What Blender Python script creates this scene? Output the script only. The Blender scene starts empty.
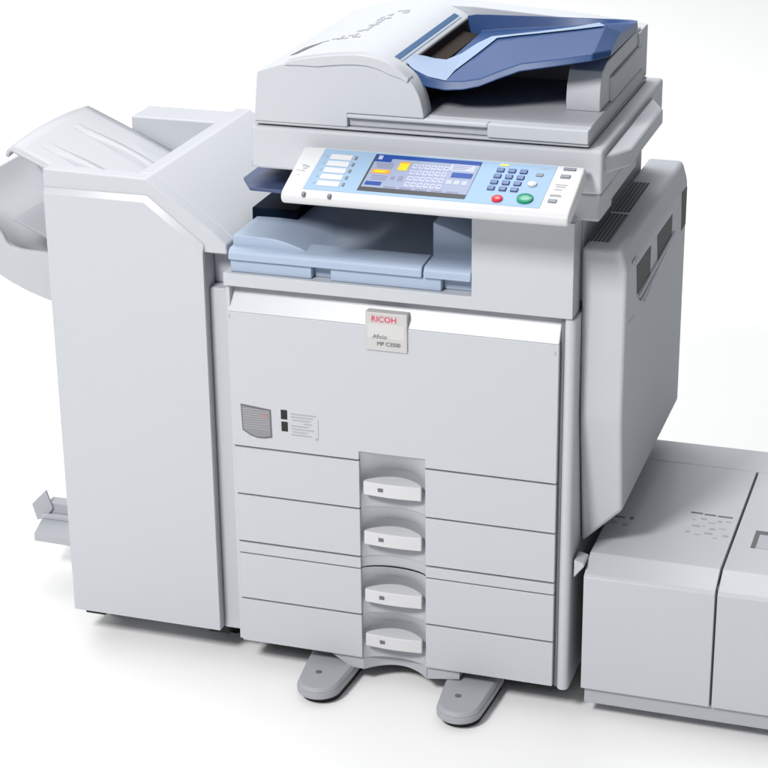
import bpy, bmesh, math
from mathutils import Vector, Matrix

scene = bpy.context.scene
COL = scene.collection
ORIGIN = {}                                   # world origin of every object made here

# ------------------------------------------------------------------ materials
def plastic(name, col, rough=.42, bump=.06, scale=900, spec=.5, var=.012):
    m = bpy.data.materials.new(name); m.use_nodes = True
    nt = m.node_tree; b = nt.nodes['Principled BSDF']
    b.inputs['Roughness'].default_value = rough
    b.inputs['Specular IOR Level'].default_value = spec
    tc = nt.nodes.new('ShaderNodeTexCoord')
    n1 = nt.nodes.new('ShaderNodeTexNoise'); n1.inputs['Scale'].default_value = 3.5; n1.inputs['Detail'].default_value = 4
    nt.links.new(tc.outputs['Object'], n1.inputs['Vector'])
    rmp = nt.nodes.new('ShaderNodeMapRange'); rmp.inputs['To Min'].default_value = rough-.008; rmp.inputs['To Max'].default_value = rough+.008
    nt.links.new(n1.outputs['Fac'], rmp.inputs['Value']); nt.links.new(rmp.outputs['Result'], b.inputs['Roughness'])
    mx = nt.nodes.new('ShaderNodeMix'); mx.data_type = 'RGBA'
    mx.inputs['A'].default_value = (*[c*(1-var) for c in col], 1); mx.inputs['B'].default_value = (*[min(1, c*(1+var)) for c in col], 1)
    nt.links.new(n1.outputs['Fac'], mx.inputs['Factor']); nt.links.new(mx.outputs['Result'], b.inputs['Base Color'])
    if bump:
        n2 = nt.nodes.new('ShaderNodeTexNoise'); n2.inputs['Scale'].default_value = scale; n2.inputs['Detail'].default_value = 2
        nt.links.new(tc.outputs['Object'], n2.inputs['Vector'])
        bp = nt.nodes.new('ShaderNodeBump'); bp.inputs['Strength'].default_value = bump; bp.inputs['Distance'].default_value = .0006
        nt.links.new(n2.outputs['Fac'], bp.inputs['Height']); nt.links.new(bp.outputs['Normal'], b.inputs['Normal'])
    return m

SHELL = plastic('shell_plastic', (.492, .511, .545), .29, spec=.27)
MATTE = plastic('matte_shell_plastic', (.487, .507, .543), .64, bump=.12, spec=.12)
TRAYM = plastic('tray_plastic', (.46, .475, .505), .32, spec=.28)
SHELL2 = plastic('trim_plastic', (.435, .452, .485), .5, spec=.15)
GREYP = plastic('grey_plastic', (.40, .415, .45), .5)
WHITE = plastic('white_plastic', (.60, .605, .625), .36, spec=.15)
FOOTM = plastic('foot_plastic', (.36, .37, .40), .5, spec=.2)
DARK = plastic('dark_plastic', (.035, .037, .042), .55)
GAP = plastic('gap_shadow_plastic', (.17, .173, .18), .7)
BLACK = plastic('black_rubber', (.012, .012, .013), .7)
NAVY = plastic('navy_plastic', (.003, .008, .018), .6, spec=.04)
BLUE = plastic('blue_tray_plastic', (.026, .064, .180), .34, spec=.2, var=.05)
LBLUE = plastic('pale_blue_plastic', (.36, .435, .555), .40, spec=.2)
GUIDE = plastic('guide_plastic', (.27, .35, .49), .45, spec=.15)
FINB = plastic('blue_grey_plastic', (.045, .07, .16), .4)
SLATE = plastic('slate_plastic', (.30, .35, .43), .5)
OVER = plastic('panel_overlay', (.29, .42, .57), .45, bump=0, spec=.15)
KEYB = plastic('key_blue', (.01, .055, .21), .3, bump=0)
KEYG = plastic('key_green', (.0, .24, .13), .25, bump=0)
KEYR = plastic('key_red', (.62, .02, .035), .25, bump=0)
KEYY = plastic('key_yellow', (.75, .68, .12), .35, bump=0)
KEYGR = plastic('key_grey', (.16, .18, .21), .4, bump=0)
SILVER = plastic('silver_plate', (.50, .495, .49), .34, bump=.03)
REDP = plastic('red_print', (.72, .03, .10), .5, bump=0)
DPRINT = plastic('dark_print', (.13, .13, .14), .6, bump=0)
GPRINT = plastic('grey_print', (.36, .37, .40), .6, bump=0)
BPRINT = plastic('blue_strip', (.006, .08, .22), .4, bump=0)
BROWN = plastic('slot_brown', (.035, .026, .022), .7, spec=.05)

def screen_mat(name, col, k=.12):
    m = plastic(name, col, .35, bump=0, spec=.15); b = m.node_tree.nodes['Principled BSDF']
    b.inputs['Emission Color'].default_value = (*col, 1); b.inputs['Emission Strength'].default_value = k
    return m
SC_BODY = screen_mat('screen_lavender', (.26, .30, .42))
SC_BLUE = screen_mat('screen_blue', (.015, .06, .28), .1)
SC_YEL = screen_mat('screen_yellow', (.66, .52, .02))
SC_ORG = screen_mat('screen_orange', (.66, .29, .04))
SC_PALE = screen_mat('screen_pale', (.40, .43, .56))
SC_GREY = screen_mat('screen_grey', (.22, .22, .32), .1)

def vent_mat(name, base, hole, scale, stripes=False):
    m = plastic(name, base, .6, spec=.05); nt = m.node_tree; b = nt.nodes['Principled BSDF']
    tc = nt.nodes.new('ShaderNodeTexCoord'); mp = nt.nodes.new('ShaderNodeMapping')
    nt.links.new(tc.outputs['Object'], mp.inputs['Vector'])
    if stripes:
        t = nt.nodes.new('ShaderNodeTexWave'); t.bands_direction = 'Z'; t.inputs['Scale'].default_value = scale
        nt.links.new(mp.outputs['Vector'], t.inputs['Vector']); fac = t.outputs['Fac']
    else:
        mp.inputs['Rotation'].default_value = (0, 0, math.radians(45))
        t = nt.nodes.new('ShaderNodeTexChecker'); t.inputs['Scale'].default_value = scale
        nt.links.new(mp.outputs['Vector'], t.inputs['Vector']); fac = t.outputs['Fac']
    mx = nt.nodes.new('ShaderNodeMix'); mx.data_type = 'RGBA'
    mx.inputs['A'].default_value = (*base, 1); mx.inputs['B'].default_value = (*hole, 1)
    nt.links.new(fac, mx.inputs['Factor']); nt.links.new(mx.outputs['Result'], b.inputs['Base Color'])
    return m
GRILLE = vent_mat('vent_grille', (.30, .31, .33), (.05, .05, .055), 230)
LOUVRE = vent_mat('vent_louvre', (.06, .062, .066), (.15, .155, .16), 45, True)

# ------------------------------------------------------------------ mesh building
class MB:
    def __init__(s): s.v = []; s.f = []; s.mi = []; s.mats = []
    def m(s, mat):
        if mat not in s.mats: s.mats.append(mat)
        return s.mats.index(mat)
    def add(s, vs, fs, mat, tf=None):
        o = len(s.v); s.v += [tuple(tf(*p)) if tf else tuple(p) for p in vs]
        k = s.m(mat)
        for f in fs: s.f.append([o+i for i in f]); s.mi.append(k)
    def box(s, x0, x1, y0, y1, z0, z1, mat, tf=None):
        vs = [(x, y, z) for x in (x0, x1) for y in (y0, y1) for z in (z0, z1)]
        s.add(vs, [(0,1,3,2), (4,6,7,5), (0,4,5,1), (2,3,7,6), (0,2,6,4), (1,5,7,3)], mat, tf)
    def prism(s, axis, poly, a, b, mat, tf=None, poly_b=None):
        """poly: xz for axis y, yz for axis x, xy for axis z"""
        pb = poly_b or poly; n = len(poly)
        P = {'y': lambda p, t: (p[0], t, p[1]), 'x': lambda p, t: (t, p[0], p[1]), 'z': lambda p, t: (p[0], p[1], t)}[axis]
        vs = [P(p, a) for p in poly] + [P(p, b) for p in pb]
        s.add(vs, [tuple(range(n)), tuple(range(2*n-1, n-1, -1))] + [(i, n+i, n+(i+1) % n, (i+1) % n) for i in range(n)], mat, tf)
    def grid(s, rows, mat, close=False, caps=False, tf=None):
        R = len(rows); C = len(rows[0]); vs = [p for r in rows for p in r]; fs = []
        for i in range(R-1):
            for j in range(C if close else C-1):
                k = (j+1) % C; fs.append((i*C+j, i*C+k, (i+1)*C+k, (i+1)*C+j))
        if caps: fs += [tuple(range(C)), tuple(range((R-1)*C, R*C))]
        s.add(vs, fs, mat, tf)
    def cyl(s, c, r, h0, h1, mat, n=28, tf=None, sx=1, sy=1, dome=0):
        pr = [(1, h0), (1, h1)] + ([(.8, h1+dome*.6), (.4, h1+dome)] if dome else [])
        rows = [[(c[0]+r*k*sx*math.cos(2*math.pi*i/n), c[1]+r*k*sy*math.sin(2*math.pi*i/n), h) for i in range(n)] for k, h in pr]
        s.grid(rows, mat, close=True, caps=True, tf=tf)
    def build(s, name, parent=None, bevel=0, seg=3, smooth=True, angle=32, solid=0):
        xs = [p[0] for p in s.v]; ys = [p[1] for p in s.v]; zs = [p[2] for p in s.v]
        c = Vector(((min(xs)+max(xs))/2, (min(ys)+max(ys))/2, (min(zs)+max(zs))/2))
        me = bpy.data.meshes.new(name)
        me.from_pydata([tuple(Vector(p)-c) for p in s.v], [], s.f)
        for m in s.mats: me.materials.append(m)
        for p, k in zip(me.polygons, s.mi): p.material_index = k
        bm = bmesh.new(); bm.from_mesh(me); bmesh.ops.recalc_face_normals(bm, faces=bm.faces); bm.to_mesh(me); bm.free()
        if smooth:
            me.polygons.foreach_set('use_smooth', [True]*len(me.polygons)); me.set_sharp_from_angle(angle=math.radians(angle))
        o = bpy.data.objects.new(name, me); COL.objects.link(o)
        place(o, c, parent)
        if solid:
            md = o.modifiers.new('thickness', 'SOLIDIFY'); md.thickness = solid; md.offset = 0
        if bevel:
            md = o.modifiers.new('rounding', 'BEVEL'); md.width = bevel; md.segments = seg; md.limit_method = 'ANGLE'
            md.angle_limit = math.radians(angle); md.harden_normals = True
        return o

def place(o, c, parent):
    ORIGIN[o.name] = Vector(c)
    if parent:
        o.parent = parent; o.location = Vector(c)-ORIGIN[parent.name]
    else:
        o.location = c

def thing(name, loc, label, cat):
    o = bpy.data.objects.new(name, None); COL.objects.link(o); o.empty_display_size = .1
    place(o, loc, None); o['label'] = label; o['category'] = cat
    return o

def lettering(name, lines, parent, mat, tf):
    """lines: (text, size, u, v, squeeze); tf maps (u, v, n) to the world"""
    mb = MB()
    for txt, size, u, v, sq in lines:
        cu = bpy.data.curves.new('glyphs', 'FONT'); cu.body = txt; cu.size = size; cu.extrude = .0002; cu.offset = 0
        cu.resolution_u = 3
        ob = bpy.data.objects.new('glyphs', cu); COL.objects.link(ob)
        dg = bpy.context.evaluated_depsgraph_get(); me = bpy.data.meshes.new_from_object(ob.evaluated_get(dg))
        mb.add([(u+p.co.x*sq, v+p.co.y, p.co.z) for p in me.vertices], [tuple(f.vertices) for f in me.polygons], mat, tf)
        bpy.data.objects.remove(ob); bpy.data.curves.remove(cu); bpy.data.meshes.remove(me)
    return mb.build(name, parent, smooth=False)

def arc(cx, cz, rx, rz, a0, a1, n):
    return [(cx+rx*math.cos(math.radians(a0+(a1-a0)*i/n)), cz+rz*math.sin(math.radians(a0+(a1-a0)*i/n))) for i in range(n+1)]

def smooth_line(pts, n=6):
    """Catmull-Rom through 2-D points"""
    out = []
    P = [pts[0]]+list(pts)+[pts[-1]]
    for i in range(1, len(P)-2):
        for k in range(n):
            t = k/n
            out.append(tuple(.5*((2*b)+(c-a)*t+(2*a-5*b+4*c-d)*t*t+(3*b-a-3*c+d)*t**3) for a, b, c, d in zip(P[i-1], P[i], P[i+1], P[i+2])))
    out.append(tuple(pts[-1])); return out

# ================================================================== the setting
fl = MB()
fl.grid([[(-30+i*5, -30+j*5, 0) for j in range(13)] for i in range(13)], plastic('white_floor', (.93, .93, .93), .6, bump=0, var=.004))
floor = fl.build('floor', smooth=False); floor['kind'] = 'structure'

# ================================================================== the copier
cop = thing('copier', (.28, .26, 0), 'large pale grey office copier with touchscreen panel, blue document tray and four paper drawers', 'copier')

# --- cabinet
b = MB()
b.box(-.010, .5715, .055, .50, .050, .7065, SHELL2)                       # core behind door and drawers
b.box(-.0105, -.0035, .004, .06, .056, .706, SHELL)                       # left upright
b.prism('z', [(.5525, .06)]+[(.5525+.0195*(1-math.cos(t))/2, .002+.010*(1-math.sin(t))) for t in [math.pi*k/10 for k in range(0, 11)]]+[(.572, .06)], .050, .7055, SHELL)   # rounded right upright
b.prism('y', [(-.011, .7075), (.567, .7075), (.567, .862), (.4055, .862), (.4055, .729), (-.011, .729)], -.003, .42, SHELL)   # ledge and right block
b.prism('x', [(-.0005, .8625), (.07, .9045), (.42, .9045), (.42, .8625)], .4055, .567, SHELL)
b.box(.567, .5695, .05, .42, .72, .9045, SHELL2)
b.box(-.011, .5695, .4205, .50, .7075, .9045, SHELL2)                     # back wall of the output bay
b.box(.02, .4055, .06, .4205, .892, .9046, SHELL2)                        # bay ceiling
                         # strip between drawer pairs
b.build('cabinet', cop, bevel=.0035)
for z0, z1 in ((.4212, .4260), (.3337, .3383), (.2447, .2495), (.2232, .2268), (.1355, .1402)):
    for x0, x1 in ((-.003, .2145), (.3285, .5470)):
        gp = MB(); gp.box(x0, x1, .009, .054, z0, z1, GAP); gp.build('seam_shade', cop)  # grey filler, its colour stands in for the shade inside the open seams
gp = MB(); gp.box(.5475, .5524, .009, .054, .052, .7055, GAP); gp.build('seam_shade', cop)  # same painted shade for the gap beside the door

# --- front door with bevelled top
d = MB()
XC, HW = .2715, .0565
def recess_y(x, depth=.026, edge=.005): return edge+depth*max(0, 1-((x-XC)/HW)**2)
d.prism('y', [(-.0085, .4250), (.2150, .4250), (.2150, .4400), (.3280, .4400), (.3280, .4250), (.5465, .4250), (.5465, .6625), (-.0085, .6625)], .0, .050, SHELL)
d.prism('x', [(.0, .6625), (.026, .7055), (.050, .7055), (.050, .6625)], -.0085, .5465, SHELL)
door = d.build('front_door', cop, bevel=.0018, angle=12)
for x, z in ((-.004, .655), (.5405, .648)):
    dp = MB(); dp.box(x-.0012, x+.0012, -.0004, .002, z-.004, z+.003, GPRINT); dp.build('hinge_mark', door)
w = MB()
w.prism('y', [(.0095, .5015), (.063, .4965), (.064, .4465)]+[(.064-.052*t, .4465+.006*t*t-.006*math.sin(math.pi*t)*.8) for t in (.25, .5, .75)]+[(.0115, .455)], -.0006, .002, DPRINT)
w.prism('y', [(.0115, .4985), (.061, .4940), (.0618, .4495)]+[(.0618-.048*t, .4495+.006*t*t-.006*math.sin(math.pi*t)*.8) for t in (.25, .5, .75)]+[(.0135, .457)], -.0011, .0021, plastic('window_grey', (.22, .222, .232), .3))
for k in range(9):
    w.box(.014, .060, -.0014, 0, .460+k*.0042, .4610+k*.0042, GPRINT)
w.box(.047, .058, -.0016, 0, .482, .488, plastic('faded_red', (.33, .20, .20), .4))
w.build('status_window', door)
st = MB()
st.box(.0805, .0915, -.0006, .001, .4825, .499, BLACK); st.box(.0810, .0920, -.0006, .001, .461, .478, BLACK)
for k, (a, e) in enumerate(((.098, .142), (.098, .136), (.1, .132), (.12, .134), (.098, .128), (.098, .138), (.1, .126), (.098, .134))):
    z = .4935-k*.0053
    st.box(a, e, -.0005, .001, z-.0010, z+.0008, GPRINT)
st.box(.140, .1455, -.0005, .001, .451, .4545, GPRINT); st.box(.1448, .1456, -.0005, .001, .455, .488, GPRINT)
st.build('instruction_sticker', door)

bd = MB(); bd.box(.2305, .3005, -.0035, .014, .6225, .6875, SILVER)
badge = bd.build('brand_badge', cop, bevel=.0015); badge['label'] = 'silver square badge with red lettering'
bw = MB(); bw.box(.2350, .2960, -.0039, .01, .6445, .6690, plastic('badge_white', (.55, .55, .55), .3)); bw.build('badge_face', badge)
ftf = lambda u, v, n: (u, -.0042-n, v)
lettering('red_lettering', [('RICOH', .0135, .2405, .6722, 1.02)], badge, REDP, ftf)
lettering('model_lettering', [('Aficio', .0098, .2430, .6440, 1.05), ('MP C3500', .0092, .2500, .6320, 1.0)], badge, DPRINT, ftf)

# --- four paper drawers
DR = [(.3375, .4220), (.2487, .3345), (.1394, .2240), (.0555, .1363)]
HZ = [(.3610, .3905), (.2700, .2995), (.1620, .1910), (.0775, .1065)]
for (z0, z1), (h0, h1) in zip(DR, HZ):
    m = MB()
    m.prism('z', [(-.0035, .0), (.2150, .0), (.2150, .046), (.3280, .046), (.3280, .0), (.5465, .0), (.5465, .050), (-.0035, .050)], z0, z1, SHELL)
    dr = m.build('paper_drawer', cop, bevel=.0013, seg=2)
    sc = MB()
    zt = z1+(.0185 if z1 > .42 else .0012)
    prof = [(zt, .02 if z1 > .42 else .45), (h1+.022, .62), (h1+.010, .86), (h1+.003, 1.0), (h0+.004, 1.0), (h0+.001, .75), (h0-.010, .55), (z0-.003, .50)]
    rows = []
    for z, k in prof:
        rows.append([(XC+HW*.999*(i/10-1), .003+.003*k+.036*k*max(0, 1-(i/10-1)**2)**.7, z) for i in range(21)])
    sc.grid(rows, SHELL2)
    sc.build('handle_recess', dr, angle=45)
    h = MB()
    x0, x1 = .2215, .3215
    n = 16
    fr = [(x0+(x1-x0)*i/n, -.0005-.0035*math.sin(math.pi*i/n)) for i in range(n+1)]
    bk = [(x1-(x1-x0)*i/n, .006+.026*math.sin(math.pi*i/n)**.8) for i in range(n+1)]
    h.prism('z', fr+bk, h0+.003, h1-.002, WHITE)
    hd = h.build('handle', dr, bevel=.002, seg=3, angle=40)
    hm = MB(); hm.box(.2480, .2570, -.0042, -.001, (h0+h1)/2-.0018, (h0+h1)/2+.0045, DPRINT)
    hm.build('tray_mark', dr)
ds = MB()
ds.box(-.0035, .2150, .0, .050, .2262, .2453, SHELL); ds.box(.3280, .5465, .0, .050, .2262, .2453, SHELL)
ds.grid([[(XC+HW*(i/10-1), .006+.018*max(0, 1-(i/10-1)**2)**.7, z) for i in range(21)] for z in (.2262, .2453)], SHELL2)
ds.build('divider_strip', cop, bevel=.0013, seg=2)
# recess continues a little into the door foot and the skirt
sk = MB()
rows = [[(XC+HW*(i/10-1), .006+.030*max(0, 1-(i/10-1)**2), z) for i in range(21)] for z in (.0545, .030)]
rows.append([(p[0], p[1]+.02, p[2]) for p in rows[-1]])
sk.grid(rows, SHELL2)
sk.prism('y', [(.155, .0535), (.2150, .0535), (.2150, .0300), (.19, .0310)], .007, .05, SHELL2)
sk.prism('y', [(.3280, .0535), (.385, .0535), (.385, .0380), (.3280, .0300)], .007, .05, SHELL2)
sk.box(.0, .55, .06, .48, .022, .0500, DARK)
sk.build('base_skirt', cop, angle=50)

# --- stabiliser feet
def foot(cx, cy, r):
    m = MB()
    pl = [(cx-r*1.30, .06), (cx-r*1.16, .0)]+[(cx+r*math.cos(math.radians(q)), cy+r*math.sin(math.radians(q))) for q in range(180, 361, 10)]+[(cx+r*1.12, .0), (cx+r*1.2, .06)]
    def off(k): return [(cx+(x-cx)*k, cy+(y-cy)*k if y < cy+.03 else y) for x, y in pl]
    m.prism('z', pl, .014, .0265, FOOTM)
    m.prism('z', pl, .0265, .034, FOOTM, poly_b=off(.86))
    f = m.build('stabilizer_foot', cop, bevel=.002, angle=25)
    p = MB(); p.prism('z', [(cx+(x-cx)*.9, cy+.012+(y-cy)*.9) for x, y in pl], .0, .0139, BLACK); p.build('floor_pad', f)
    s = MB(); s.cyl((cx-.008, cy+.020), .0055, .033, .0349, DPRINT, n=16); s.build('screw_cap', f)
foot(.155, -.052, .038); foot(.404, -.059, .038)

# --- output tray in the bay
t = MB()
lp = [(-.001, .7515)]+[(.012+.012*math.cos(math.radians(a)), .7585+.0115*math.sin(math.radians(a))) for a in range(190, 85, -15)]+[(.055, .772), (.055, .7515)]
t.prism('x', lp, -.002, .3235, LBLUE); t.prism('x', lp, .3262, .4035, LBLUE)
t.box(-.001, .138, .006, .05, .7293, .7508, LBLUE); t.box(.170, .354, .006, .05, .7293, .7508, LBLUE)
t.box(.138, .170, .020, .05, .7293, .7508, LBLUE); t.box(.354, .4035, .020, .05, .7293, .7508, LBLUE)
prof = smooth_line([(.0, .787), (.055, .7875), (.085, .784), (.115, .775), (.140, .763), (.158, .756)], 5)
t.prism('y', [(.0, .7515)]+prof+[(.158, .7515)], .018, .36, LBLUE)
t.prism('y', [(.3275, .752), (.4035, .752), (.4035, .803), (.3275, .828)], .05, .35, LBLUE)
otr = t.build('output_tray', cop, bevel=.003, angle=40)
ti = MB()
rows = []
for i in range(15):
    x = .085+(.3265-.085)*i/14
    rows.append([(x, y, .7545+.034*max(0, (y-.06)/.35)**1.2*(.6+.4*math.sin(i/14*math.pi))+(.02*max(0, (.16-x)/.07)**1.2)*(0 if y < .11 else 1)*.9) for y in (.045, .11, .18, .25, .33, .419)])
ti.grid(rows, SLATE)
ti.build('tray_insert', otr, angle=60)
nb = MB(); nb.box(-.008, .072, .125, .30, .765, .802, NAVY); nb.build('paper_exit', cop, bevel=.003)
nf = MB(); nf.prism('z', [(.030, .025), (.15, .02), (.15, .3), (.0, .3), (.0, .075)], .862, .868, FINB)
nf.build('upper_exit_flap', cop, bevel=.0015)

# --- scanner body
s = MB()
s.box(.042, .604, .010, .49, .9052, .9735, MATTE)
s.box(.557, .602, .012, .10, .862, .9060, SHELL2)
s.prism('x', [(.035, .868), (.035, .9055), (.30, .9055), (.30, .87)], .5697, .600, SHELL2)
s.prism('z', [(.6036, .022), (.634, .080), (.634, .33), (.6036, .40)], .934, .963, MATTE)
s.build('scanner_unit', cop, bevel=.0055, seg=4)

# --- control panel
PA = Vector((0, -.008, .951)); PS = (Vector((0, -.125, .9065))-PA).normalized(); PN = Vector((1, 0, 0)).cross(-PS).normalized()
if PN.z < 0: PN = -PN
def ptf(x, sv, n): return PA+Vector((x, 0, 0))+PS*sv+PN*n
pm = MB()
def panel_loop(x, k):
    return [tuple(ptf(x, q, r)) for q, r in ((-.004, -.0), (.108, 0), (.1165, -.003), (.121, -.010), (.119, -.0185), (.110, -.023), (-.004, -.030))]
xs = [.131, .134, .139, .146]
pm.grid([panel_loop(.1365, 0), panel_loop(.5825, 0)], WHITE, close=True, caps=True)
panel = pm.build('control_panel', cop, bevel=.005, seg=4, angle=40)
def q(mb, x0, x1, s0, s1, mat, n0=0., n1=.0006, skew=0.):
    mb.prism('z', [(x0, s0), (x1, s0), (x1-skew, s1), (x0-skew, s1)], n0-.001, n1, mat, tf=ptf)
ov = MB()
q(ov, .1735, .540, .001, .1045, OVER, 0, .0005, .004)
ov.build('overlay', panel)
for x in (.5395, .1725):
    q_ = MB(); q(q_, x, x+.001, .001, .1045, GPRINT, 0, .0004, .004); q_.build('trim_line', panel)
for k in range(5):
    s0 = .014+k*.0168
    kk = MB(); q(kk, .187, .2225, s0, s0+.0125, WHITE, 0, .0016); kk.build('function_key', panel, bevel=.0008)
    kk = MB(); q(kk, .2265, .2300, s0+.002, s0+.0095, KEYGR, 0, .0018); kk.build('selector_light', panel)
    kk = MB(); q(kk, .1795, .1825, s0+.004, s0+.008, GPRINT, 0, .0012); kk.build('status_light', panel)
for x in (.174, .215):
    kk = MB(); kk.box(x-.0025, x+.0025, .1125, .1195, -.004, .0022, KEYGR, tf=ptf); kk.build('clip', panel, bevel=.001)
mk = MB()                                                                 # small printed marks on the white left end
for x0, x1, s0, s1 in ((.150, .156, .044, .049), (.157, .1615, .046, .051), (.153, .159, .052, .055), (.144, .150, .058, .060), (.1515, .158, .0585, .061), (.148, .152, .069, .0705)):
    q(mk, x0, x1, s0, s1, GPRINT, 0, .0003)
mk.build('printed_mark', panel)
# touchscreen
ts = MB(); q(ts, .2570, .4250, .0050, .0975, DARK, 0, .0010, .004)
q(ts, .2600, .4245, .0065, .0880, SC_BODY, 0, .0014, .003)
q(ts, .2600, .4245, .0065, .0150, SC_BLUE, 0, .0017, .0004)
q(ts, .2600, .2860, .0065, .0240, SC_BLUE, 0, .0018, .0006); q(ts, .2635, .2700, .0095, .0190, SC_PALE, 0, .0021)
q(ts, .3010, .3170, .0210, .0340, SC_ORG, 0, .0018, .001); q(ts, .3015, .3165, .0245, .0420, SC_YEL, 0, .0020, .001)
q(ts, .2635, .2915, .0435, .0535, SC_ORG, 0, .0018, .001); q(ts, .2670, .2850, .0460, .0510, SC_YEL, 0, .0020, .001)
q(ts, .3870, .4190, .0370, .0490, SC_BLUE, 0, .0018, .0006)
q(ts, .3800, .4190, .0170, .0330, SC_PALE, 0, .0017, .0006)
q(ts, .2610, .2860, .0740, .0830, SC_BLUE, 0, .0018, .0006)
for r in range(4):
    for c in range(6):
        x = .322+c*.0098; y = .024+r*.0150
        q(ts, x, x+.0080, y, y+.0105, SC_PALE, 0, .0017, .0006)
        q(ts, x+.002, x+.006, y+.0035, y+.0060, SC_GREY, 0, .0020, .0003)
for c in range(5): q(ts, .292+c*.0245, .292+c*.0245+.018, .0835, .0865, SC_GREY, 0, .0018)
for r in range(5): q(ts, .264+.001*r, .292, .0270+r*.0030, .0280+r*.0030, SC_GREY, 0, .0018)
for r in range(3): q(ts, .266, .290, .0585+r*.0045, .0600+r*.0045, SC_GREY, 0, .0018); q(ts, .384, .412-.004*r, .0195+r*.0042, .0208+r*.0042, SC_GREY, 0, .0020)
for c in range(3): q(ts, .383+c*.012, .392+c*.012, .056, .066, SC_PALE, 0, .0018); 
q(ts, .296, .302, .058, .066, SC_GREY, 0, .0018); q(ts, .308, .315, .056, .068, SC_GREY, 0, .0018)
ts.build('touchscreen', panel, smooth=False)
# keypad
for r in range(4):
    for c in range(3):
        x = .4575+c*.0178-r*.0012; y = .0215+r*.0150
        kk = MB(); kk.box(x-.0058, x+.0058, y-.0048, y+.0048, -.001, .0028, KEYB, tf=ptf); kk.build('number_key', panel, bevel=.0015)
def rkey(name, x, sv, rx, ry, mat, h=.003):
    kk = MB(); kk.cyl((x, sv), 1, -.001, h, mat, n=26, tf=ptf, sx=rx, sy=ry, dome=.0016); return kk.build(name, panel, angle=50)
rkey('stop_key', .4695, .0915, .0082, .0078, KEYR); rkey('start_key', .5105, .0860, .0125, .0115, KEYG)
rkey('clear_key', .5130, .0500, .0070, .0060, WHITE)
kk = MB(); q(kk, .4535, .4680, .0060, .0100, KEYY, 0, .0016, .0005); kk.build('reset_key', panel, bevel=.0006)
for x, y, wx, wy in ((.5185, .0260, .011, .007), (.5600, .0060, .019, .006), (.5575, .0245, .015, .008), (.5515, .0850, .013, .008)):
    kk = MB(); kk.box(x-wx/2, x+wx/2, y-wy/2, y+wy/2, -.001, .0020, KEYGR, tf=ptf); kk.build('mode_key', panel, bevel=.001)
mk = MB()
for x, y, wx in ((.5225, .0085, .014), (.5560, .0440, .018), (.5560, .0490, .014), (.5540, .0560, .012), (.5535, .0720, .018), (.553, .0690, .016)):
    mk = MB(); q(mk, x-wx/2, x+wx/2, y, y+.0016, GPRINT, 0, .0008); mk.build('key_print', panel)

# --- document feeder
a = MB()
top = smooth_line([(.054, 1.060), (.09, 1.0725), (.13, 1.083), (.17, 1.090), (.215, 1.0945), (.245, 1.0925), (.270, 1.084), (.290, 1.072), (.307, 1.056), (.318, 1.036), (.324, 1.012)], 3)
cut = [p for p in top if p[0] < .283]
a.prism('y', [(.047, .9815)]+top+[(.325, 1.0035), (.2015, 1.0035), (.2015, .9815)], .012, .055, MATTE)
a.prism('y', [(.047, .9815)]+cut+[(.2835, 1.076), (.2835, .9815)], .0552, .42, MATTE)
a.prism('y', [(.047, .9815)]+[p for p in top if p[0] < .25]+[(.29, 1.0925), (.43, 1.084), (.5, 1.079), (.5785, 1.069), (.5785, 1.0), (.5785, .9815)], .4202, .468, MATTE)
a.prism('z', [(.047, .0135), (.5815, .0135), (.5815, .46), (.047, .46)], .9768, .9815, SHELL2)
a.box(.2015, .4255, .020, .40, .982, .9965, GREYP)                         # grip recess
a.box(.2015, .4255, .0095, .40, .9968, 1.0030, MATTE)
a.box(.4255, .5815, .0095, .42, .982, 1.0030, MATTE)
a.box(.325, .5815, .03, .4195, 1.0002, 1.0045, SHELL2)                     # deck
a.prism('x', [(.118, 1.0045), (.112, 1.02), (.116, 1.045), (.130, 1.066), (.16, 1.074), (.42, 1.074), (.42, 1.0045)], .5225, .5755, MATTE)
a.prism('z', [(.5755, .18), (.5800, .19), (.5800, .42), (.5755, .42)], 1.0045, 1.045, SHELL2)
a.box(.545, .5790, .395, .4200, 1.02, 1.0680, MATTE)
rows = [[(x, .33-.16*((x-.325)/.2)**2*0+.02*math.sin(i), z) for z in (1.0045, 1.06)] for i, x in enumerate((.325, .39, .46, .5225))]
a.box(.325, .5225, .30, .31, 1.0045, 1.050, GREYP)
adf = a.build('document_feeder', cop, bevel=.0035, angle=36)
ac = MB()                                                                 # cover lip along the front
tp = [p for p in top if .095 < p[0] < .306]
thick = [(p[0]-.002, p[1]-.0125*min(1, (p[0]-.095)/.06, max(0, (.309-p[0])/.035))-.0012) for p in tp]
ac.prism('y', [(x, z+.0022) for x, z in tp]+thick[::-1], .0085, .034, SHELL)
ac.build('feeder_cover', adf, bevel=.0015, angle=45)
sl = MB(); sl.box(.2845, .330, .150, .375, 1.010, 1.046, BROWN); sl.prism('y', [(.2850, 1.01), (.3120, 1.01), (.3120, 1.0565), (.2850, 1.0600)], .104, .372, BROWN); sl.box(.284, .2860, .056, .41, 1.01, 1.0745, BROWN); sl.build('feed_slot', adf)
def top_z(x):
    for (xa, za), (xb, zb) in zip(top, top[1:]):
        if xa <= x <= xb: return za+(zb-za)*(x-xa)/(xb-xa)
pr = MB()
def on_top(mb, x0, x1, y0, y1, mat, h=.0006):
    mb.add([(x0, y0, top_z(x0)+h), (x1, y0, top_z(x1)+h), (x1, y1, top_z(x1)+h), (x0, y1, top_z(x0)+h)], [(0, 1, 2, 3)], mat)
on_top(pr, .2655, .2735, .055, .385, BPRINT, .0009)
on_top(pr, .2745, .2780, .055, .385, LBLUE, .0009)
pr.build('edge_strip', adf)
pr = MB()
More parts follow.
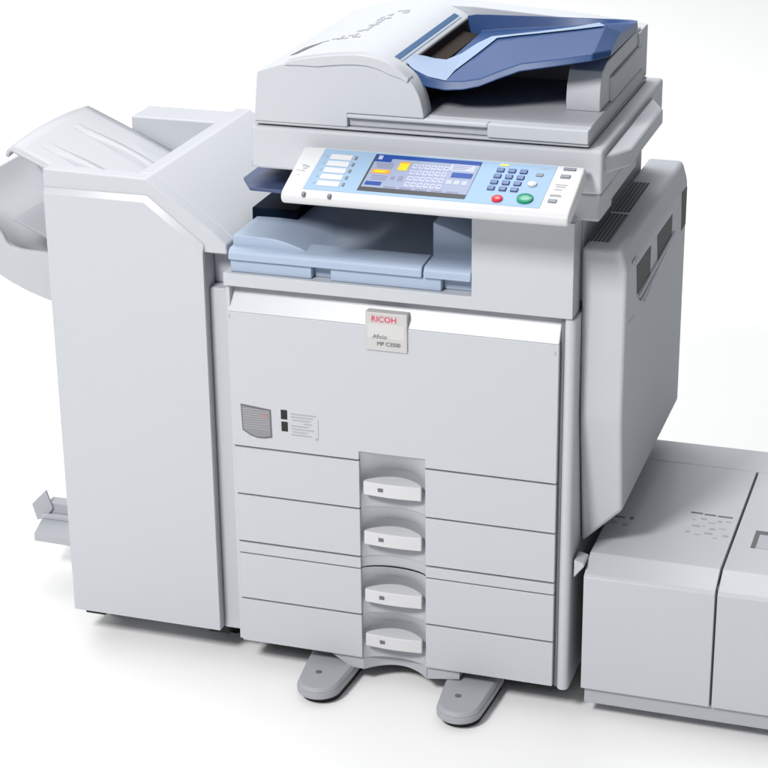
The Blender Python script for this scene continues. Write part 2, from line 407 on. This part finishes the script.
y = .10                                                                  # printed guide marks, left to right along the cover
P3 = lambda x, y: (x, y, top_z(x)+.0007)
pr.add([P3(.082, .085), P3(.094, .085), P3(.105, .118), P3(.117, .150), P3(.100, .140), P3(.090, .132)], [(0, 1, 2, 3, 4, 5)], DPRINT)
for x0, x1, y0, y1 in ((.112, .124, .150, .156), (.126, .137, .158, .164), (.138, .144, .150, .178), (.146, .156, .150, .158), (.150, .160, .170, .176), (.160, .165, .160, .185), (.163, .176, .152, .160),
                       (.155, .164, .20, .215), (.166, .172, .205, .24), (.160, .176, .245, .255), (.166, .174, .262, .29), (.160, .166, .285, .315), (.170, .182, .295, .305), (.168, .176, .32, .335), (.176, .196, .352, .362), (.19, .20, .335, .345)):
    on_top(pr, x0, x1, y0, y1, GPRINT)
pr.build('printed_guide', adf, smooth=False)

# blue document tray
S = [
 [(.280,.062,1.058),(.278,.066,1.077),(.288,.085,1.0825),(.298,.100,1.078),(.302,.103,1.034),(.302,.375,1.034),(.290,.380,1.086),(.290,.395,1.034)],
 [(.296,.052,1.050),(.296,.056,1.068),(.302,.070,1.0735),(.313,.108,1.073),(.315,.111,1.054),(.315,.375,1.060),(.305,.380,1.089),(.305,.395,1.050)],
 [(.320,.044,1.0445),(.320,.049,1.060),(.324,.064,1.0655),(.329,.120,1.069),(.331,.123,1.052),(.331,.375,1.062),(.330,.380,1.090),(.330,.395,1.050)],
 [(.350,.040,1.042),(.350,.046,1.056),(.354,.080,1.0625),(.345,.150,1.073),(.348,.154,1.060),(.360,.375,1.066),(.360,.380,1.0905),(.360,.395,1.050)],
 [(.378,.041,1.0445),(.378,.047,1.058),(.375,.130,1.0785),(.364,.170,1.0855),(.366,.173,1.070),(.380,.375,1.068),(.380,.380,1.091),(.380,.395,1.052)],
 [(.402,.045,1.050),(.402,.052,1.062),(.395,.178,1.0945),(.384,.187,1.0945),(.386,.190,1.078),(.400,.375,1.070),(.400,.380,1.0915),(.400,.395,1.055)],
 [(.430,.050,1.062),(.430,.056,1.074),(.425,.183,1.099),(.418,.192,1.099),(.420,.195,1.084),(.430,.375,1.073),(.430,.380,1.092),(.430,.395,1.058)],
 [(.463,.055,1.075),(.463,.060,1.087),(.460,.185,1.104),(.455,.197,1.104),(.455,.200,1.089),(.460,.375,1.076),(.460,.380,1.0925),(.460,.395,1.062)],
 [(.525,.058,1.087),(.525,.064,1.098),(.520,.192,1.1125),(.513,.208,1.1125),(.515,.211,1.099),(.520,.375,1.083),(.520,.380,1.0935),(.520,.395,1.068)],
 [(.572,.064,1.096),(.571,.072,1.106),(.562,.200,1.1185),(.548,.220,1.1185),(.552,.224,1.108),(.560,.372,1.088),(.565,.380,1.094),(.565,.395,1.074)],
 [(.590,.112,1.094),(.590,.118,1.102),(.584,.210,1.1080),(.583,.225,1.1065),(.582,.230,1.103),(.577,.370,1.090),(.577,.378,1.0935),(.577,.390,1.076)],
]
it = MB(); it.grid(S, BLUE, close=True)
it.add(S[-1], [tuple(range(8))], BLUE)
it.add(S[0], [(0, 1, 2, 3)], BLUE)
tray = it.build('document_tray', adf, bevel=.0022, angle=28)
gd = MB()
lift = lambda p, k=.0022: (p[0], p[1], p[2]+k)
rows = [[lift(r[1], .0006), lift(r[2]), lift(r[3]), (r[4][0], r[4][1]+.002, r[4][2]+.004)] for r in S[:4]]
gd.grid(rows, GUIDE)
rows = [[lift(r[2]), lift(r[3]), (r[4][0], r[4][1]+.002, r[4][2]+.003)] for r in S[3:10]]
gd.grid(rows, GUIDE)
gd.build('paper_guide', adf, angle=50)

# --- right hand side cover
c = MB()
up_f = [(.5735, .53), (.6425, .53), (.6425, .780), (.6325, .8135), (.5705, .8135)]
lo_f = [(.5735, .290), (.6425, .362)]
F = [(x, .036, z) for x, z in up_f]+[(x, .036+(.53-z)*.16, z) for x, z in lo_f]
B = [(x, .556, z) for x, z in up_f+lo_f]
c.add(F+B, [(0, 1, 2, 3, 4), (5, 6, 1, 0), (11, 10, 9, 8, 13, 12, 7), (6, 13, 8, 1), (1, 8, 9, 2), (2, 9, 10, 3), (3, 10, 11, 4), (4, 11, 7, 0), (0, 7, 12, 5), (5, 12, 13, 6)], MATTE)
cov = c.build('side_cover', cop, bevel=.0075, seg=4, angle=6)
for x0, x1, y0, y1 in ((.574, .606, .068, .214), (.577, .604, .229, .398)):
    v = MB(); v.box(x0, x1, y0, y1, .811, .8146, GRILLE); v.build('top_vent', cov)
for y0, y1, za, zb in ((.108, .222, .766, .715), (.278, .410, .762, .717), (.498, .548, .772, .700)):
    v = MB(); v.prism('x', [(y0, za), (y1, za-.003), (y1, zb), (y0+.01, zb)], .640, .6432, LOUVRE); v.build('side_vent', cov)
hr = MB()
hr.prism('x', [(.135, .704), (.190, .679), (.310, .702), (.425, .712), (.425, .7085+.006)], .640, .6436, FINB)
hr.prism('x', [(.128, .706), (.432, .718), (.432, .7225), (.128, .7105)], .640, .6465, MATTE)
hr.prism('x', [(.135, .7035), (.150, .694), (.425, .7125), (.425, .716)], .640, .6440, DARK)
hr.build('release_handle', cov)
lb = MB()
for yy, zz, wy in ((.075, .783, .03), (.10, .778, .02), (.06, .69, .02), (.088, .688, .012)):
    lb = MB(); lb.box(.6422, .6429, yy, yy+wy, zz-.004, zz, GPRINT); lb.build('side_print', cov)

# ================================================================== the finisher
fin = thing('finisher', (-.19, .25, 0), 'pale grey floor standing finisher with sloped top and curved catch trays left of the copier', 'finisher')
f = MB()
f.box(-.327, -.0525, .022, .485, .055, .752, SHELL2)
f.box(-.0522, -.0125, .034, .45, .055, .688, SHELL)
f.box(-.0522, -.0125, .060, .45, .6882, .752, SHELL2)
f.box(-.315, -.060, .135, .465, .018, .0548, DARK)  # dark block added to deepen the shadow under the cabinet
f.prism('y', [(-.333, .7525), (-.333, .8725), (-.150, .8690), (-.036, .7900), (-.0115, .7690), (-.0105, .7525)], .0175, .050, SHELL)
f.prism('y', [(-.176, .7525), (-.176, .8690), (-.150, .8690), (-.036, .7900), (-.0115, .7690), (-.0105, .7525)], .0503, .486, SHELL)
f.box(-.350, -.1765, .405, .486, .7525, .8620, SHELL)
f.prism('y', [(-.333, .7525), (-.333, .79), (-.20, .7530)], .0503, .40, SHELL2)
f.build('cabinet', fin, bevel=.0035)
d = MB()
zt = .8425
back = [(-.3315, .0595), (-.0500, .0595), (-.0500, .768), (-.1465, zt), (-.3315, zt)]
front = [(-.3305, .0600), (-.0505, .0600), (-.0505, .7535), (-.1510, .8310), (-.3305, .8315)]
d.prism('y', front, .0105, .0170, SHELL, poly_b=back)
d.build('front_door', fin, bevel=.0012, angle=20)
for x in (-.322, -.082):
    p = MB(); p.box(x-.004, x+.034, .045, .085, .036, .0549, BLACK); p.build('foot_pad', fin)
    p = MB(); p.cyl((x+.015, .125), .015, 0, .0545, BLACK, n=18); p.build('foot', fin)
for x in (-.31, -.06):
    p = MB(); p.cyl((x, .43), .016, 0, .055, BLACK, n=18); p.build('foot', fin)

# upper catch tray: arched sheet rising to the left
u = MB()
def up(tx, y, lift=0):
    x = -.170-.262*tx; z = .752+.122*tx**.92+.010*(1-((y-.25)/.15)**2)*(.3+.7*tx)+lift
    return (x, y, z)
NX, NY = 16, 12
rows = [[up(i/NX, .10+.30*j/NY) for j in range(NY+1)] for i in range(NX+1)]
edge = rows[-1]
rows.append([(p[0]-.006, p[1], p[2]-.003) for p in edge]); rows.append([(p[0]-.008, p[1], p[2]-.012) for p in edge])
u.grid(rows, TRAYM)
ut = u.build('upper_catch_tray', fin, angle=70, solid=.006)
for y in (.165, .285):
    r_ = MB()
    rows = [[up(.18+.70*i/10, y-.014, .0035), up(.18+.70*i/10, y-.009, .0085*math.sin(math.pi*min(1, .12+i/10*.95))+.004), up(.18+.70*i/10, y+.009, .0085*math.sin(math.pi*min(1, .12+i/10*.95))+.004), up(.18+.70*i/10, y+.014, .0035)] for i in range(11)]
    r_.grid(rows, TRAYM); r_.build('rib', ut, angle=60)

for y in (.225, .345):
    r_ = MB(); r_.grid([[up(.05+.60*i/8, y-.0012, .0033), up(.05+.60*i/8, y+.0012, .0033)] for i in range(9)], GREYP); r_.build('groove', ut)

# lower catch tray: a curved chute
bot = smooth_line([(-.330, .596), (-.386, .610), (-.43, .625), (-.474, .647), (-.53, .69), (-.575, .730), (-.600, .762)], 5)
rim = smooth_line([(-.330, .690), (-.389, .695), (-.43, .697), (-.452, .705), (-.466, .728), (-.500, .772), (-.535, .81)], 5)
l = MB()
l.prism('y', bot+rim[::-1], .100, .112, TRAYM)                              # front cheek
l.prism('y', bot+[(x+.02, z+.012) for x, z in bot[::-1]], .112, .43, TRAYM)   # curved floor
l.prism('y', bot+[(-.60, .768), (-.56, .768), (-.45, .755), (-.33, .745)], .43, .44, TRAYM)   # back cheek
lt = l.build('lower_catch_tray', fin, bevel=.003, angle=40)
sh = MB()
sh.prism('y', [(-.33, .690), (-.40, .708), (-.466, .735), (-.466, .731), (-.40, .702), (-.33, .682)], .15, .40, SHELL2)
sh.build('paper_support', lt, bevel=.001)

# small low tray near the floor
k = MB()
k.prism('z', [(-.505, .200), (-.328, .195), (-.328, .300), (-.500, .300), (-.520, .262)], .080, .096, SHELL2)
k.box(-.520, -.328, .2625, .300, .0962, .106, SHELL)
k.box(-.512, -.328, .272, .300, .1062, .127, GREYP)
k.prism('y', [(-.541, .122), (-.509, .155), (-.497, .118), (-.512, .097), (-.532, .089)], .266, .2715, GREYP)
k.build('booklet_tray', fin, bevel=.0015)

# ================================================================== the side paper feeder
pf = thing('paper_feeder', (.85, .27, 0), 'low pale grey side paper feeder with a split top docked right of the copier', 'paper feeder')
g = MB()
g.box(.596, 1.098, .020, .53, .056, .268, GAP)
g.box(.594, 1.10, .4475, .540, .0565, .2855, SHELL)
g.build('cabinet', pf, bevel=.003)
yz = [(.007, .057), (.007, .2622), (.012, .2668), (.054, .2860), (.4455, .2860), (.4455, .2690), (.0225, .2690), (.0225, .057)]
for x0, x1 in ((.5935, .8068), (.8105, 1.10)):
    g = MB()
    if x0 < .7:
        g.prism('x', yz, x0, x1, SHELL)
    else:
        g.prism('x', yz, x0, x1, SHELL)
    g.build('top_lid', pf, bevel=.0016, angle=12)
pb = MB(); pb.box(.598, 1.096, .016, .53, .026, .0562, GREYP); pb.build('plinth', pf, bevel=.002)
for x in (.64, 1.05):
    for y in (.16, .42):
        p = MB(); p.cyl((x, y), .018, 0, .033, BLACK, n=18); p.build('foot', pf)
gr = MB()
gr.box(.841, .900, .143, .208, .2856, .2863, GREYP)
gr.prism('z', [(.841, .143), (.8485, .143), (.8485, .196), (.900, .196), (.900, .208), (.841, .208)], .2858, .2872, DPRINT)
gr.box(.8495, .899, .144, .195, .286, .2869, SHELL2)
gr.build('lid_grip', pf)
lm = MB()
def bar(x0, x1, y0, y1, mat=GPRINT): lm.box(x0, x1, y0, y1, .2855, .2864, mat)
bar(.725, .745, .246, .251, DPRINT); bar(.748, .768, .244, .249, DPRINT); bar(.771, .796, .243, .248, DPRINT)
for i, (x, y) in enumerate(((.731, .22), (.745, .225), (.759, .215), (.774, .222), (.786, .226), (.735, .195), (.751, .20), (.765, .19), (.78, .197), (.729, .17), (.744, .165), (.76, .172), (.776, .16), (.79, .17))):
    bar(x, x+.007+.003*(i % 3), y, y+.003+.004*(i % 2))
lm.build('lid_print', pf); lm = MB()
bar(.590, .602, .195, .20, DPRINT); bar(.605, .622, .194, .199, DPRINT); bar(.630, .636, .192, .202, DPRINT); bar(.622, .632, .165, .175); bar(.603, .612, .17, .178)
lm.build('lid_print', pf)
br = MB(); br.prism('y', [(.5755, .255), (.5930, .278), (.5930, .284), (.5755, .2885)], .012, .05, SHELL); br.build('docking_bracket', pf, bevel=.003)

# ================================================================== camera
px, py, pz, yaw, pit, rol, fpx = 1.2175684, -2.9109954, 1.8073436, -.31785355, .38517886, -.01233241, 2056.7063
fw = Vector((math.sin(yaw)*math.cos(pit), math.cos(yaw)*math.cos(pit), -math.sin(pit)))
rt = Vector((math.cos(yaw), -math.sin(yaw), 0)); upv = rt.cross(fw)
r2 = rt*math.cos(rol)+upv*math.sin(rol); u2 = -rt*math.sin(rol)+upv*math.cos(rol)
cd = bpy.data.cameras.new('camera'); cam = bpy.data.objects.new('camera', cd); COL.objects.link(cam)
cam.matrix_world = Matrix(((r2.x, u2.x, -fw.x, px), (r2.y, u2.y, -fw.y, py), (r2.z, u2.z, -fw.z, pz), (0, 0, 0, 1)))
cd.sensor_width = 36; cd.lens = 36*fpx/768; cd.clip_start = .05; cd.clip_end = 200
scene.camera = cam

# ================================================================== light
def area(name, loc, target, sx, sy, power, col=(1, 1, 1)):
    ld = bpy.data.lights.new(name, 'AREA'); ld.shape = 'RECTANGLE'; ld.size = sx; ld.size_y = sy; ld.energy = power; ld.color = col
    o = bpy.data.objects.new(name, ld); COL.objects.link(o); o.location = loc
    o.rotation_euler = (Vector(target)-Vector(loc)).to_track_quat('-Z', 'Y').to_euler()
area('key_softbox', (-.65, -3.0, 3.25), (.15, 0, .6), .8, .8, 154, (1, .985, .97))
area('top_fill', (.15, .7, 2.9), (.12, .6, 0), 1.0, 1.0, 25)  # added lamp, brightens the upward faces
area('background_fill', (-2.4, 4.3, 4.0), (-2.4, 4.3, 0), 6.8, 6.6, 235, (1, 1, 1))  # added lamp, only there to whiten the floor behind the machines

world = bpy.data.worlds.new('World'); scene.world = world; world.use_nodes = True
nt = world.node_tree; bg = nt.nodes['Background']
tc = nt.nodes.new('ShaderNodeTexCoord'); sp = nt.nodes.new('ShaderNodeSeparateXYZ'); nt.links.new(tc.outputs['Generated'], sp.inputs[0])
def mathn(op, a, bb, c_=None):
    n = nt.nodes.new('ShaderNodeMath'); n.operation = op
    for i, val in enumerate((a, bb, c_)):
        if val is None: continue
        if isinstance(val, (int, float)): n.inputs[i].default_value = val
        else: nt.links.new(val, n.inputs[i])
    return n.outputs[0]
up_ = mathn('POWER', mathn('MAXIMUM', sp.outputs['Z'], 0.0), 3.0)
v = mathn('MULTIPLY_ADD', up_, .75, .12)
v = mathn('MULTIPLY_ADD', sp.outputs['X'], -.12, v)
cmb = nt.nodes.new('ShaderNodeCombineColor')
nt.links.new(mathn('MULTIPLY', v, .97), cmb.inputs[0]); nt.links.new(mathn('MULTIPLY', v, .99), cmb.inputs[1]); nt.links.new(v, cmb.inputs[2])
nt.links.new(cmb.outputs[0], bg.inputs['Color']); bg.inputs['Strength'].default_value = 1.0

scene.view_settings.view_transform = 'Standard'; scene.view_settings.look = 'None'; scene.view_settings.exposure = 0; scene.view_settings.gamma = 1
scene.cycles.max_bounces = 8; scene.cycles.diffuse_bounces = 5
scene.cycles.use_denoising = True
